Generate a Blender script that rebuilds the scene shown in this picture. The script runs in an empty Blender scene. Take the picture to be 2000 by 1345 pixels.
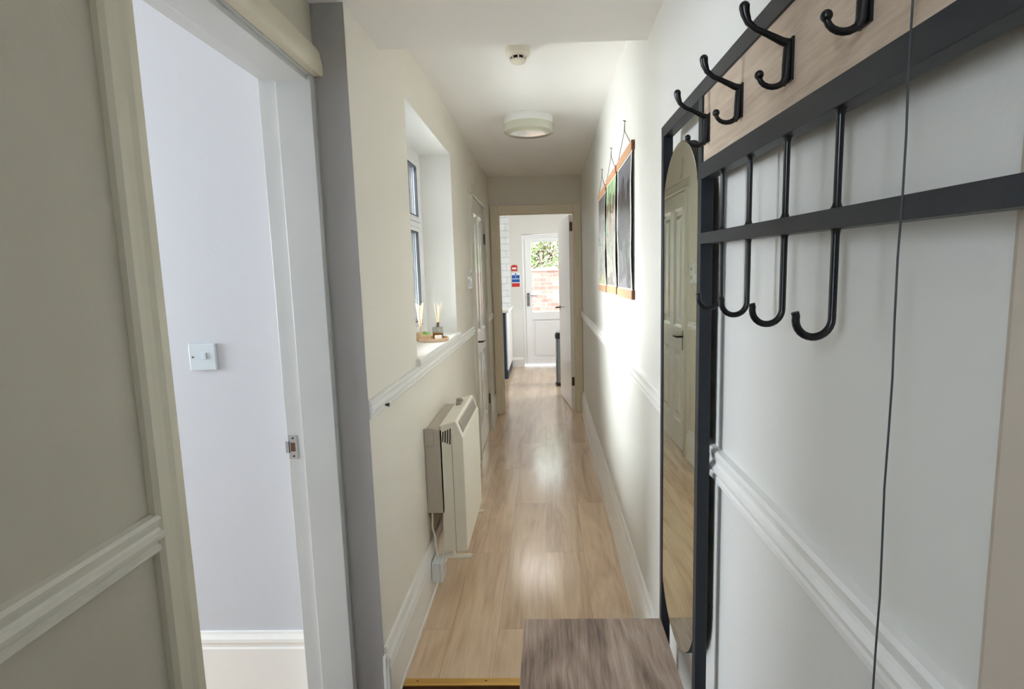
import bpy, bmesh, math, random
from mathutils import Vector, Matrix
random.seed(7)
S = bpy.context.scene
C = S.collection
PI = math.pi

# ------------------------------------------------------------------ camera
cd = bpy.data.cameras.new('camera'); cam = bpy.data.objects.new('camera', cd); C.objects.link(cam)
r_ = Vector((0.99933488, 0.02648213, -0.02506997))
f_ = Vector((-0.02941462, 0.99172967, -0.12492814))
u_ = Vector((0.02155427, 0.12558247, 0.99184901))
M4 = Matrix((r_, u_, -f_)).transposed().to_4x4(); M4.translation = (0, 0, 1.40)
cam.matrix_world = M4
cd.sensor_width = 36; cd.lens = 19.374; cd.shift_x = -0.01918; cd.clip_start = 0.02
S.camera = cam

# ------------------------------------------------------------------ world and daylight
S.view_settings.view_transform = 'Standard'; S.view_settings.look = 'None'
S.view_settings.gamma = 1; S.view_settings.use_curve_mapping = False
S.view_settings.exposure = 0.56
S.cycles.use_denoising = True
S.cycles.max_bounces = 14; S.cycles.diffuse_bounces = 8; S.cycles.glossy_bounces = 6
S.cycles.transmission_bounces = 8; S.cycles.sample_clamp_indirect = 6
w = bpy.data.worlds.new('overcast_sky'); S.world = w; w.use_nodes = True
wn = w.node_tree; bg = wn.nodes['Background']; bg.inputs['Strength'].default_value = 4.2
tc = wn.nodes.new('ShaderNodeTexCoord'); sx = wn.nodes.new('ShaderNodeSeparateXYZ')
rp = wn.nodes.new('ShaderNodeValToRGB')
rp.color_ramp.elements[0].position = 0.0; rp.color_ramp.elements[0].color = (.80, .84, .86, 1)
rp.color_ramp.elements[1].position = 0.7; rp.color_ramp.elements[1].color = (.80, .92, 1.0, 1)
wn.links.new(tc.outputs['Generated'], sx.inputs[0]); wn.links.new(sx.outputs['Z'], rp.inputs[0])
wn.links.new(rp.outputs[0], bg.inputs['Color'])

def area(name, loc, direc, sx_, sy_, power, col=(1, 1, 1), spread=180):
    l = bpy.data.lights.new(name, 'AREA'); l.shape = 'RECTANGLE'; l.size = sx_; l.size_y = sy_
    l.energy = power; l.color = col; l.spread = math.radians(spread)
    o = bpy.data.objects.new(name, l); C.objects.link(o); o.location = loc
    o.rotation_euler = Vector(direc).to_track_quat('-Z', 'Y').to_euler()
    return o
# daylight at the windows (outside the glass), plus added lamps for the kitchen and the coat hooks
area('window_daylight', (-1.75, 2.85, 3.15), (1, 0, -1.25), 1.3, 1.7, 450, (.95, .98, 1.0))
area('window_horizon_daylight', (-.93, 2.79, 1.60), (1, -.25, .0), 1.0, .95, 15, (.97, .98, 1.0))
area('window_ground_bounce', (-.93, 2.79, 1.25), (1, 0, .8), 1.0, .3, 11, (1.0, .99, .96))
area('side_room_daylight', (-3.75, .95, 1.45), (1, 0.0, -.1), 1.0, 1.2, 54, (.82, .91, 1.0))
area('kitchen_daylight', (1.70, 7.0, 1.5), (-1, 0, -.1), 1.0, 1.3, 42, (.95, .98, 1.0))
area('back_door_daylight', (.10, 8.62, 2.05), (0, -1, -.35), .6, .15, 4, (.92, .97, 1.0))
area('kitchen_fill_lamp', (-.2, 6.7, 2.40), (0, 0, -1), .5, .5, 4, (1.0, .98, .96))  # added fill to brighten the kitchen, no lamp fitting stands behind it
area('added_hook_light', (-.72, -.80, 1.64), (1, .75, -.12), .26, .42, 10.0, (.80, .90, 1.0))  # unseen source added to cast the coat hook shadows

# ------------------------------------------------------------------ materials
def lin(c):
    return tuple(((v / 255) / 12.92 if v / 255 <= .04045 else ((v / 255 + .055) / 1.055) ** 2.4) for v in c) + (1,)
def mat(name, col, rough=.5, metal=0, bump=0, bscale=60, var=0, vscale=4, coat=0, spec=None, stretch=None):
    m = bpy.data.materials.new(name); m.use_nodes = True; nt = m.node_tree; b = nt.nodes['Principled BSDF']
    c = lin(col); b.inputs['Base Color'].default_value = c
    b.inputs['Roughness'].default_value = rough; b.inputs['Metallic'].default_value = metal
    if coat: b.inputs['Coat Weight'].default_value = coat; b.inputs['Coat Roughness'].default_value = .08
    if spec is not None: b.inputs['Specular IOR Level'].default_value = spec
    t = nt.nodes.new('ShaderNodeTexCoord'); mp = nt.nodes.new('ShaderNodeMapping'); nt.links.new(t.outputs['Object'], mp.inputs[0])
    if stretch: mp.inputs['Scale'].default_value = stretch
    if var:
        n = nt.nodes.new('ShaderNodeTexNoise'); n.inputs['Scale'].default_value = vscale; n.inputs['Detail'].default_value = 4
        r = nt.nodes.new('ShaderNodeValToRGB')
        r.color_ramp.elements[0].position = .3; r.color_ramp.elements[1].position = .7
        r.color_ramp.elements[0].color = tuple(v * (1 - var) for v in c[:3]) + (1,)
        r.color_ramp.elements[1].color = tuple(min(1, v * (1 + var)) for v in c[:3]) + (1,)
        nt.links.new(mp.outputs[0], n.inputs[0]); nt.links.new(n.outputs[0], r.inputs[0]); nt.links.new(r.outputs[0], b.inputs['Base Color'])
    if bump:
        n = nt.nodes.new('ShaderNodeTexNoise'); n.inputs['Scale'].default_value = bscale; n.inputs['Detail'].default_value = 3
        bp = nt.nodes.new('ShaderNodeBump'); bp.inputs['Strength'].default_value = bump; bp.inputs['Distance'].default_value = .002
        nt.links.new(mp.outputs[0], n.inputs[0]); nt.links.new(n.outputs[0], bp.inputs['Height']); nt.links.new(bp.outputs[0], b.inputs['Normal'])
    return m
M = {}
M['wall'] = mat('greige_wall_paint', (229, 223, 212), .55, bump=.25, bscale=90, var=.015, vscale=2)
M['wall_r'] = mat('pale_greige_wall_paint', (220, 219, 215), .5, bump=.25, bscale=90, var=.015, vscale=2)
M['room'] = mat('lavender_grey_wall_paint', (198, 201, 208), .55, bump=.2, bscale=90)
M['ceil'] = mat('white_ceiling_paint', (242, 240, 238), .7, bump=.15, bscale=70)
M['gloss'] = mat('white_gloss_paint', (236, 235, 232), .28, bump=.12, bscale=35)
M['gloss_cool'] = mat('aged_white_gloss_paint', (208, 210, 209), .3, bump=.25, bscale=28, var=.02, vscale=6)
M['nib'] = mat('shade_grey_nib_paint', (166, 165, 164), .6, bump=.2, bscale=90)  # wall paint greyed to stand in for shade on the nib
M['wall_v'] = mat('olive_beige_wall_paint', (190, 184, 168), .55, bump=.25, bscale=90, var=.015, vscale=2)
M['dado_l'] = mat('aged_dado_paint', (214, 210, 198), .3, bump=.3, bscale=28)
M['switch_cool'] = mat('pale_blue_grey_switch_plastic', (204, 214, 221), .25)
M['cream_frame'] = mat('brightened_cream_frame_paint', (236, 227, 206), .35, bump=.15, bscale=28)  # cream paint lightened to brighten the dim far doorway
M['beige'] = mat('warm_beige_paint', (196, 184, 170), .5)
M['slate'] = mat('slate_grey_render', (40, 43, 52), .9)
M['cream'] = mat('cream_gloss_paint', (216, 209, 188), .3, bump=.25, bscale=28, var=.02, vscale=6)
M['doorw'] = mat('pale_grey_gloss_door_paint', (236, 237, 232), .17, bump=.1, bscale=25)
M['upvc'] = mat('white_plastic', (240, 241, 243), .25)
M['plastic'] = mat('white_switch_plastic', (232, 236, 238), .25)
M['creamplastic'] = mat('cream_plastic', (226, 219, 203), .35)
M['heater'] = mat('cream_enamelled_steel', (238, 233, 218), .35, var=.01)
M['heatergrey'] = mat('taupe_grey_steel', (190, 181, 169), .45)
M['grille'] = mat('grey_brown_grille', (150, 142, 132), .5)
M['blk'] = mat('black_powder_coated_steel', (34, 38, 44), .42, bump=.1, bscale=400, spec=.35)
M['hook'] = mat('black_satin_cast_metal', (12, 12, 14), .3)
M['dark'] = mat('dark_gap', (30, 28, 27), .7)
M['gasket'] = mat('dark_grey_rubber', (58, 62, 70), .6)
M['chrome'] = mat('brushed_chrome', (190, 194, 198), .25, 1)
M['darkmetal'] = mat('tarnished_metal', (95, 88, 80), .4, .8)
M['brass'] = mat('brushed_gold_aluminium', (214, 172, 96), .35, .75, bump=.2, bscale=200)
M['brown'] = mat('dark_brown_stained_wood', (98, 66, 36), .5, var=.15, vscale=12)
M['navy'] = mat('navy_blue_painted_wood', (44, 62, 82), .45)
M['steel'] = mat('brushed_steel', (150, 158, 166), .32, .9)
M['bronze'] = mat('dark_brown_mirror_edge', (52, 45, 42), .85)
M['red'] = mat('red_sign_print', (200, 60, 52), .4)
M['blue'] = mat('blue_sign_print', (40, 92, 168), .4)
M['signw'] = mat('white_sign_print', (236, 240, 244), .4)
M['leaf'] = mat('green_leaf', (150, 184, 110), .5, var=.3, vscale=30)
M['pine'] = mat('pale_pine_wood', (214, 184, 150), .5, var=.1, vscale=14, stretch=(1, 1, 6))
M['bar'] = mat('orange_beech_wood', (196, 150, 116), .45, var=.08, vscale=30, stretch=(4, .6, 4))
M['barend'] = mat('dark_end_grain', (118, 74, 50), .6)
M['reed'] = mat('natural_reed', (226, 200, 160), .7)
M['string'] = mat('grey_string', (105, 98, 90), .8)
M['cable'] = mat('dark_grey_cable', (62, 66, 68), .5)
M['soil'] = mat('soil', (70, 50, 38), .9)
M['candle'] = mat('white_ceramic', (242, 242, 240), .3)
M['ground'] = mat('grey_concrete_paving', (150, 148, 142), .8, var=.1)

def glass(name, col=(1, 1, 1, 1), rough=0.0, thin=True, alpha=.12):
    m = bpy.data.materials.new(name); m.use_nodes = True; nt = m.node_tree
    for n in list(nt.nodes): nt.nodes.remove(n)
    o = nt.nodes.new('ShaderNodeOutputMaterial')
    if thin:
        tr = nt.nodes.new('ShaderNodeBsdfTransparent'); tr.inputs[0].default_value = col
        gl = nt.nodes.new('ShaderNodeBsdfGlossy'); gl.inputs['Roughness'].default_value = rough
        fr = nt.nodes.new('ShaderNodeFresnel'); fr.inputs[0].default_value = 1.45
        mx = nt.nodes.new('ShaderNodeMixShader')
        nt.links.new(fr.outputs[0], mx.inputs[0]); nt.links.new(tr.outputs[0], mx.inputs[1]); nt.links.new(gl.outputs[0], mx.inputs[2])
        nt.links.new(mx.outputs[0], o.inputs[0])
    else:
        g = nt.nodes.new('ShaderNodeBsdfGlass'); g.inputs[0].default_value = col; g.inputs['Roughness'].default_value = rough
        nt.links.new(g.outputs[0], o.inputs[0])
    return m
M['glass'] = glass('window_glass', (.97, .99, .98, 1))
M['bottle'] = glass('smoky_bottle_glass', (.75, .76, .74, 1))
M['amber'] = mat('amber_diffuser_oil', (222, 150, 60), .2)
mm = bpy.data.materials.new('silver_mirror'); mm.use_nodes = True; b = mm.node_tree.nodes['Principled BSDF']
b.inputs['Base Color'].default_value = (.87, .92, .84, 1); b.inputs['Metallic'].default_value = 1; b.inputs['Roughness'].default_value = 0.01
M['mirror'] = mm
# prismatic lamp glass
m = mat('ribbed_lamp_glass', (226, 226, 206), .12, coat=1.0); M['lampglass'] = m
b = m.node_tree.nodes['Principled BSDF']; b.inputs['Transmission Weight'].default_value = .25

def wood(name, cols, plank=None, grain=(26, 1.3), rough=.42, off=(0, 0), wavew=.45, bumps=.15, span=(.36, .64)):
    """oak grain running along Y; plank=(width,length) adds boards"""
    m = bpy.data.materials.new(name); m.use_nodes = True; nt = m.node_tree; b = nt.nodes['Principled BSDF']; N = nt.nodes.new; L = nt.links.new
    tc = N('ShaderNodeTexCoord'); src = tc.outputs['Object']
    vec = src; plankfac = None; mort = None
    if plank:
        mp0 = N('ShaderNodeMapping'); mp0.inputs['Rotation'].default_value = (0, 0, PI / 2); mp0.inputs['Location'].default_value = (off[0], off[1], 0)
        L(src, mp0.inputs[0])
        br = N('ShaderNodeTexBrick'); br.offset = .5; br.inputs['Color1'].default_value = (0, 0, 0, 1); br.inputs['Color2'].default_value = (1, 1, 1, 1)
        br.inputs['Mortar'].default_value = (.5, .5, .5, 1); br.inputs['Scale'].default_value = 1; br.inputs['Mortar Size'].default_value = .0009
        br.inputs['Mortar Smooth'].default_value = .1
        br.inputs['Brick Width'].default_value = plank[1]; br.inputs['Row Height'].default_value = plank[0]; br.inputs['Bias'].default_value = 0
        L(mp0.outputs[0], br.inputs[0]); plankfac = br.outputs['Color']; mort = br.outputs['Fac']
        vm = N('ShaderNodeVectorMath'); vm.operation = 'MULTIPLY'; vm.inputs[1].default_value = (7.3, 5.1, 3.7); L(plankfac, vm.inputs[0])
        va = N('ShaderNodeVectorMath'); va.operation = 'ADD'; L(src, va.inputs[0]); L(vm.outputs[0], va.inputs[1]); vec = va.outputs[0]
    # low frequency warping
    mp = N('ShaderNodeMapping'); mp.inputs['Scale'].default_value = (grain[0] * .22, grain[1], grain[0] * .22); L(vec, mp.inputs[0])
    n1 = N('ShaderNodeTexNoise'); n1.inputs['Scale'].default_value = 1.0; n1.inputs['Detail'].default_value = 3; n1.inputs['Distortion'].default_value = .6; L(mp.outputs[0], n1.inputs[0])
    # rings from the warped field
    mu = N('ShaderNodeMath'); mu.operation = 'MULTIPLY'; mu.inputs[1].default_value = 9; L(n1.outputs[0], mu.inputs[0])
    fr = N('ShaderNodeMath'); fr.operation = 'PINGPONG'; fr.inputs[1].default_value = 1; L(mu.outputs[0], fr.inputs[0])
    # fine fibres
    mp2 = N('ShaderNodeMapping'); mp2.inputs['Scale'].default_value = (grain[0] * 9, grain[1] * 4, grain[0] * 9); L(vec, mp2.inputs[0])
    n2 = N('ShaderNodeTexNoise'); n2.inputs['Scale'].default_value = 1.0; n2.inputs['Detail'].default_value = 5; n2.inputs['Roughness'].default_value = .7; L(mp2.outputs[0], n2.inputs[0])
    mp3 = N('ShaderNodeMapping'); mp3.inputs['Scale'].default_value = (grain[0] * 2.6, grain[1] * 1.1, grain[0] * 2.6); L(vec, mp3.inputs[0])
    wp = N('ShaderNodeVectorMath'); wp.operation = 'ADD'; L(mp3.outputs[0], wp.inputs[0])
    ws = N('ShaderNodeVectorMath'); ws.operation = 'SCALE'; ws.inputs['Scale'].default_value = 5; L(n1.outputs['Color'], ws.inputs[0]); L(ws.outputs[0], wp.inputs[1])
    n3 = N('ShaderNodeTexNoise'); n3.inputs['Scale'].default_value = 1.0; n3.inputs['Detail'].default_value = 6; n3.inputs['Roughness'].default_value = .65; L(wp.outputs[0], n3.inputs[0])
    mm3 = N('ShaderNodeMix'); mm3.data_type = 'FLOAT'; mm3.inputs[0].default_value = .6; L(n2.outputs[0], mm3.inputs[2]); L(n3.outputs[0], mm3.inputs[3])
    mx = N('ShaderNodeMix'); mx.data_type = 'FLOAT'; mx.inputs[0].default_value = wavew; L(mm3.outputs[0], mx.inputs[2]) if True else L(n2.outputs[0], mx.inputs[2]); L(fr.outputs[0], mx.inputs[3])
    mx2 = N('ShaderNodeMix'); mx2.data_type = 'FLOAT'; mx2.inputs[0].default_value = .2; L(mx.outputs[0], mx2.inputs[2]); L(n1.outputs[0], mx2.inputs[3])
    rp = N('ShaderNodeValToRGB'); rp.color_ramp.elements[0].position = span[0]; rp.color_ramp.elements[1].position = span[1]
    rp.color_ramp.elements[0].color = lin(cols[0]); rp.color_ramp.elements[1].color = lin(cols[2])
    e = rp.color_ramp.elements.new(.5); e.color = lin(cols[1]); L(mx2.outputs[0], rp.inputs[0])
    outc = rp.outputs[0]
    if plank:
        hs = N('ShaderNodeHueSaturation'); L(outc, hs.inputs['Color'])
        mr = N('ShaderNodeMapRange'); mr.inputs['To Min'].default_value = .93; mr.inputs['To Max'].default_value = 1.06; L(plankfac, mr.inputs[0]); L(mr.outputs[0], hs.inputs['Value'])
        dk = N('ShaderNodeMix'); dk.data_type = 'RGBA'; dk.blend_type = 'MULTIPLY'; dk.inputs['B'].default_value = (.62, .58, .54, 1)
        L(mort, dk.inputs[0]); L(hs.outputs[0], dk.inputs['A']); outc = dk.outputs['Result']
    L(outc, b.inputs['Base Color']); b.inputs['Roughness'].default_value = rough
    bp = N('ShaderNodeBump'); bp.inputs['Strength'].default_value = bumps; bp.inputs['Distance'].default_value = .001; L(n2.outputs[0], bp.inputs['Height']); L(bp.outputs[0], b.inputs['Normal'])
    return m
M['floor'] = wood('pale_oak_plank_floor', [(166, 132, 102), (208, 178, 146), (228, 206, 176)], (.19, 1.22), (22, .8), .38, (.82, .03), wavew=.20, span=(.26, .74))
M['floor'].node_tree.nodes['Principled BSDF'].inputs['Coat Weight'].default_value = 1.0
M['floor'].node_tree.nodes['Principled BSDF'].inputs['Coat Roughness'].default_value = .17
M['bench'] = wood('grey_brown_oak_laminate', [(84, 66, 56), (142, 120, 106), (176, 156, 142)], None, (24, 1.6), .5, wavew=.15)
M['board'] = wood('pale_oak_laminate', [(176, 156, 136), (202, 182, 162), (216, 198, 178)], None, (30, 2.4), .5, wavew=.12)

def brickmat(name, c1, c2, mortar, bw, rh, ms, rough=.8, rot=(PI / 2, 0, 0), bump=.4):
    m = bpy.data.materials.new(name); m.use_nodes = True; nt = m.node_tree; b = nt.nodes['Principled BSDF']; N = nt.nodes.new; L = nt.links.new
    tc = N('ShaderNodeTexCoord'); sp = N('ShaderNodeSeparateXYZ'); cb = N('ShaderNodeCombineXYZ')
    L(tc.outputs['Object'], sp.inputs[0]); L(sp.outputs['X'], cb.inputs['X']); L(sp.outputs['Z'], cb.inputs['Y'])
    br = N('ShaderNodeTexBrick'); br.inputs['Color1'].default_value = lin(c1); br.inputs['Color2'].default_value = lin(c2); br.inputs['Mortar'].default_value = lin(mortar)
    br.inputs['Scale'].default_value = 1; br.inputs['Mortar Size'].default_value = ms; br.inputs['Brick Width'].default_value = bw; br.inputs['Row Height'].default_value = rh
    L(cb.outputs[0], br.inputs[0])
    n = N('ShaderNodeTexNoise'); n.inputs['Scale'].default_value = 9; n.inputs['Detail'].default_value = 5; L(cb.outputs[0], n.inputs[0])
    mx = N('ShaderNodeMix'); mx.data_type = 'RGBA'; mx.blend_type = 'OVERLAY'; mx.inputs[0].default_value = .5; L(br.outputs['Color'], mx.inputs['A']); L(n.outputs[0], mx.inputs['B'])
    L(mx.outputs['Result'], b.inputs['Base Color']); b.inputs['Roughness'].default_value = rough
    bp = N('ShaderNodeBump'); bp.inputs['Strength'].default_value = bump; bp.inputs['Distance'].default_value = .003; bp.invert = True
    L(br.outputs['Fac'], bp.inputs['Height']); L(bp.outputs[0], b.inputs['Normal'])
    return m
M['brick'] = brickmat('weathered_pink_brick', (214, 164, 150), (230, 202, 190), (232, 222, 212), .225, .075, .006)
M['tile'] = brickmat('white_marbled_tile', (226, 231, 234), (236, 239, 242), (176, 182, 186), .20, .0985, .003, .2, bump=.3)

def poster_mat(name, kind):
    m = bpy.data.materials.new(name); m.use_nodes = True; nt = m.node_tree; b = nt.nodes['Principled BSDF']; N = nt.nodes.new; L = nt.links.new
    tc = N('ShaderNodeTexCoord'); sp = N('ShaderNodeSeparateXYZ'); L(tc.outputs['Generated'], sp.inputs[0])
    n = N('ShaderNodeTexNoise'); n.inputs['Scale'].default_value = 4.5; n.inputs['Detail'].default_value = 7; n.inputs['Roughness'].default_value = .55
    mp = N('ShaderNodeMapping'); mp.inputs['Scale'].default_value = (.2, 1.1, .8); L(tc.outputs['Generated'], mp.inputs[0]); L(mp.outputs[0], n.inputs[0])
    def math_(op, a, bb):
        q = N('ShaderNodeMath'); q.operation = op
        for i, v in enumerate((a, bb)):
            if isinstance(v, (int, float)): q.inputs[i].default_value = v
            else: L(v, q.inputs[i])
        return q.outputs[0]
    z = sp.outputs['Z']
    f = math_('ADD', z, math_('MULTIPLY', math_('SUBTRACT', n.outputs[0], .5), 1.7))
    rp = N('ShaderNodeValToRGB'); cr = rp.color_ramp; L(f, rp.inputs[0])
    stops = {'a': [(0, (130, 132, 140)), (.12, (40, 42, 50)), (.22, (130, 132, 138)), (.34, (30, 32, 38)), (.46, (96, 98, 104)), (.58, (44, 44, 50)), (.70, (104, 108, 118)), (1, (120, 124, 136))],
             'b': [(0, (120, 118, 112)), (.2, (186, 180, 170)), (.42, (120, 128, 120)), (.55, (196, 176, 160)), (.68, (70, 92, 84)), (.78, (150, 178, 140)), (1, (176, 208, 160))],
             'c': [(0, (180, 190, 130)), (.15, (130, 130, 128)), (.35, (182, 182, 178)), (.5, (120, 124, 122)), (.7, (150, 150, 148)), (.8, (92, 90, 92)), (1, (120, 118, 122))]}[kind]
    cr.elements[0].position, cr.elements[0].color = stops[0][0], lin(stops[0][1])
    cr.elements[1].position, cr.elements[1].color = stops[-1][0], lin(stops[-1][1])
    for p_, c_ in stops[1:-1]:
        e = cr.elements.new(p_); e.color = lin(c_)
    outc = rp.outputs[0]
    # upright dark figures in the upper part
    n2 = N('ShaderNodeTexNoise'); n2.inputs['Scale'].default_value = 1; n2.inputs['Detail'].default_value = 4
    mp2 = N('ShaderNodeMapping'); mp2.inputs['Scale'].default_value = (1, 9, 4); L(tc.outputs['Generated'], mp2.inputs[0]); L(mp2.outputs[0], n2.inputs[0])
    zone = math_('SUBTRACT', 1, math_('MULTIPLY', math_('ABSOLUTE', math_('SUBTRACT', z, .76), 0), 6))
    mk = math_('GREATER_THAN', math_('ADD', n2.outputs[0], math_('MULTIPLY', zone, .24)), .68)
    mk2 = N('ShaderNodeMix'); mk2.data_type = 'RGBA'; mk2.inputs['B'].default_value = lin({'a': (60, 50, 58), 'b': (110, 84, 76), 'c': (120, 118, 120)}[kind]); L(mk, mk2.inputs[0]); L(outc, mk2.inputs['A']); outc = mk2.outputs['Result']
    # white margin
    y = sp.outputs['Y']
    ay = math_('ABSOLUTE', math_('SUBTRACT', y, .5), 0); az = math_('ABSOLUTE', math_('SUBTRACT', z, .5), 0)
    e1 = math_('GREATER_THAN', ay, .45 if kind == 'a' else .485); e2 = math_('GREATER_THAN', az, .485)
    em = math_('MAXIMUM', e1, e2)
    mx = N('ShaderNodeMix'); mx.data_type = 'RGBA'; mx.inputs['B'].default_value = lin((236, 236, 234)); L(em, mx.inputs[0]); L(outc, mx.inputs['A'])
    L(mx.outputs['Result'], b.inputs['Base Color']); b.inputs['Roughness'].default_value = .2
    return m
M['pa'] = poster_mat('slate_landscape_print', 'a'); M['pb'] = poster_mat('green_landscape_print', 'b'); M['pc'] = poster_mat('grey_landscape_print', 'c')

# ------------------------------------------------------------------ mesh helpers
class MB:
    def __init__(s): s.v = []; s.f = []; s.mi = []
    def add(s, vs, fs, mi=0):
        n = len(s.v); s.v += [tuple(v) for v in vs]; s.f += [tuple(i + n for i in f) for f in fs]; s.mi += [mi] * len(fs); return s
    def box(s, x0, x1, y0, y1, z0, z1, mi=0):
        if x0 > x1: x0, x1 = x1, x0
        if y0 > y1: y0, y1 = y1, y0
        vs = [(x, y, z) for z in (z0, z1) for y in (y0, y1) for x in (x0, x1)]
        return s.add(vs, [(0, 2, 3, 1), (4, 5, 7, 6), (0, 1, 5, 4), (2, 6, 7, 3), (0, 4, 6, 2), (1, 3, 7, 5)], mi)
    def hexa(s, pts, mi=0):   # 8 points ordered like box
        return s.add(pts, [(0, 2, 3, 1), (4, 5, 7, 6), (0, 1, 5, 4), (2, 6, 7, 3), (0, 4, 6, 2), (1, 3, 7, 5)], mi)
    def prism(s, prof, fn, a, b_, mi=0):   # prof: 2d outline, fn(p, t) -> 3d
        n = len(prof); vs = [fn(p, a) for p in prof] + [fn(p, b_) for p in prof]
        fs = [(i, (i + 1) % n, n + (i + 1) % n, n + i) for i in range(n)] + [tuple(range(n))[::-1], tuple(range(n, 2 * n))]
        return s.add(vs, fs, mi)
    def tube(s, pts, rad, n=10, mi=0, caps=True):
        pts = [Vector(p) for p in pts]; rad = rad if isinstance(rad, (list, tuple)) else [rad] * len(pts)
        up = None; rings = []
        for i, p in enumerate(pts):
            t = (pts[min(i + 1, len(pts) - 1)] - pts[max(i - 1, 0)]).normalized()
            if up is None: up = Vector((0, 0, 1)) if abs(t.z) < .9 else Vector((0, 1, 0))
            a = (up - t * up.dot(t)).normalized(); up = a; c = t.cross(a)
            rings.append([p + (a * math.cos(2 * PI * k / n) + c * math.sin(2 * PI * k / n)) * rad[i] for k in range(n)])
        vs = [v for r in rings for v in r]; fs = []
        for i in range(len(pts) - 1):
            for k in range(n): fs.append((i * n + k, i * n + (k + 1) % n, (i + 1) * n + (k + 1) % n, (i + 1) * n + k))
        if caps: fs += [tuple(range(n))[::-1], tuple((len(pts) - 1) * n + k for k in range(n))]
        return s.add(vs, fs, mi)
    def lathe(s, cx, cy, prof, n=32, mi=0, cz=0, axis='z'):
        vs = []; fs = []
        for (r, z) in prof:
            for k in range(n):
                a = 2 * PI * k / n
                if axis == 'z': vs.append((cx + r * math.cos(a), cy + r * math.sin(a), cz + z))
                elif axis == 'x': vs.append((cx + z, cy + r * math.cos(a), cz + r * math.sin(a)))
                else: vs.append((cx + r * math.cos(a), cy + z, cz + r * math.sin(a)))
        for i in range(len(prof) - 1):
            for k in range(n): fs.append((i * n + k, i * n + (k + 1) % n, (i + 1) * n + (k + 1) % n, (i + 1) * n + k))
        fs += [tuple(range(n))[::-1], tuple((len(prof) - 1) * n + k for k in range(n))]
        return s.add(vs, fs, mi)
    def ball(s, c, r, n=12, mi=0, sc=(1, 1, 1)):
        prof = [(max(1e-4, r * math.sin(PI * i / 8)) , -r * math.cos(PI * i / 8)) for i in range(9)]
        m = MB().lathe(0, 0, prof, n)
        return s.add([(c[0] + v[0] * sc[0], c[1] + v[1] * sc[1], c[2] + v[2] * sc[2]) for v in m.v], m.f, mi)
ORG = {}
def obj(name, mb, m, parent=None, kind=None, bevel=0, smooth=False, label=None):
    me = bpy.data.meshes.new(name); off = ORG.get(parent.name, Vector()) if parent else Vector()
    me.from_pydata([Vector(v) - off for v in mb.v], [], mb.f)
    ms = m if isinstance(m, (list, tuple)) else [m]
    for q in ms: me.materials.append(M[q] if isinstance(q, str) else q)
    for p, i in zip(me.polygons, mb.mi): p.material_index = i
    bm = bmesh.new(); bm.from_mesh(me); bmesh.ops.recalc_face_normals(bm, faces=bm.faces); bm.to_mesh(me); bm.free()
    if smooth:
        me.shade_smooth(); me.set_sharp_from_angle(angle=math.radians(38))
    o = bpy.data.objects.new(name, me); C.objects.link(o)
    if parent: o.parent = parent; ORG[o.name] = off
    else: ORG[o.name] = Vector()
    if bevel:
        b = o.modifiers.new('bevel', 'BEVEL'); b.width = bevel; b.segments = 2; b.limit_method = 'ANGLE'; b.angle_limit = math.radians(40)
    if kind: o['kind'] = kind
    if label: o['label'] = label
    return o
def struct(name, mb, m, parent=None, **k): return obj(name, mb, m, parent, kind=(None if parent else 'structure'), **k)
def thing(name, loc, label, cat, group=None):
    o = bpy.data.objects.new(name, None); o.empty_display_size = .05; C.objects.link(o); o.location = loc; ORG[o.name] = Vector(loc)
    o['label'] = label; o['category'] = cat
    if group: o['group'] = group
    return o
def tag(o, label, cat, group=None):
    o['label'] = label; o['category'] = cat
    if group: o['group'] = group
    return o
def dup(o, loc, label=None):
    r = o.copy(); C.objects.link(r); r.location = loc; ORG[r.name] = Vector(loc)
    if label: r['label'] = label
    for ch in list(o.children):
        c = ch.copy(); C.objects.link(c); c.parent = r
        for g in list(ch.children):
            d = g.copy(); C.objects.link(d); d.parent = c
    return r

# ------------------------------------------------------------------ key dimensions (metres; corridor floor z = 0)
XL, XR, XV = -.5478, .3500, -.6418
YN, YB, YD = 1.6224, 1.948, 5.495
ZC, ZS, ZV = 2.346, 2.163, -.12
WY0, WY1, WZ0, WZ1 = 2.270, 3.3175, 1.066, 2.1126
DY0, DY1, DZ = 4.105, 4.905, 2.0

# ------------------------------------------------------------------ shell
b = MB()
b.box(-.80, XL, YN, WY0, -.3, 2.6); b.box(-.80, XL, WY0, WY1, -.3, WZ0 - .03); b.box(-.80, XL, WY0, WY1, WZ1, 2.6)
b.box(-.80, XL, WY1, DY0, -.3, 2.6); b.box(-.80, XL, DY0, DY1, DZ, 2.6); b.box(-.80, XL, DY1, YD, -.3, 2.6); b.box(-.80, XL, DY0, DY1, -.3, 0)
struct('wall_left', b, 'wall')
b = MB(); b.box(-.7995, XL - .0005, WY0, WY0 + .004, WZ0, WZ1); b.box(-.7995, XL - .0005, WY1 - .004, WY1, WZ0, WZ1); b.box(-.7995, XL - .0005, WY0, WY1, WZ1 - .004, WZ1)
struct('trim_1', b, 'gloss')          # white painted window reveal
b = MB(); b.box(-.80, XV, -1.3, -1.06, -.3, 2.6); b.box(-.80, XV, -1.06, -.54, -.3, 1.28); b.box(-.80, XV, -1.06, -.54, 1.95, 2.6); b.box(-.80, XV, -.54, .868, -.3, 2.6); b.box(-.80, XV, .868, YN, 1.985, 2.6)
struct('wall_vestibule', b, 'wall_v')
b = MB(); b.box(XR, .60, -1.3, 8.6, -.3, 2.6); b.v = []; b.f = []; b.mi = []
b.box(XR, .55, -1.3, 5.60, -.3, 2.6)
struct('wall_right', b, 'wall_r')
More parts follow.
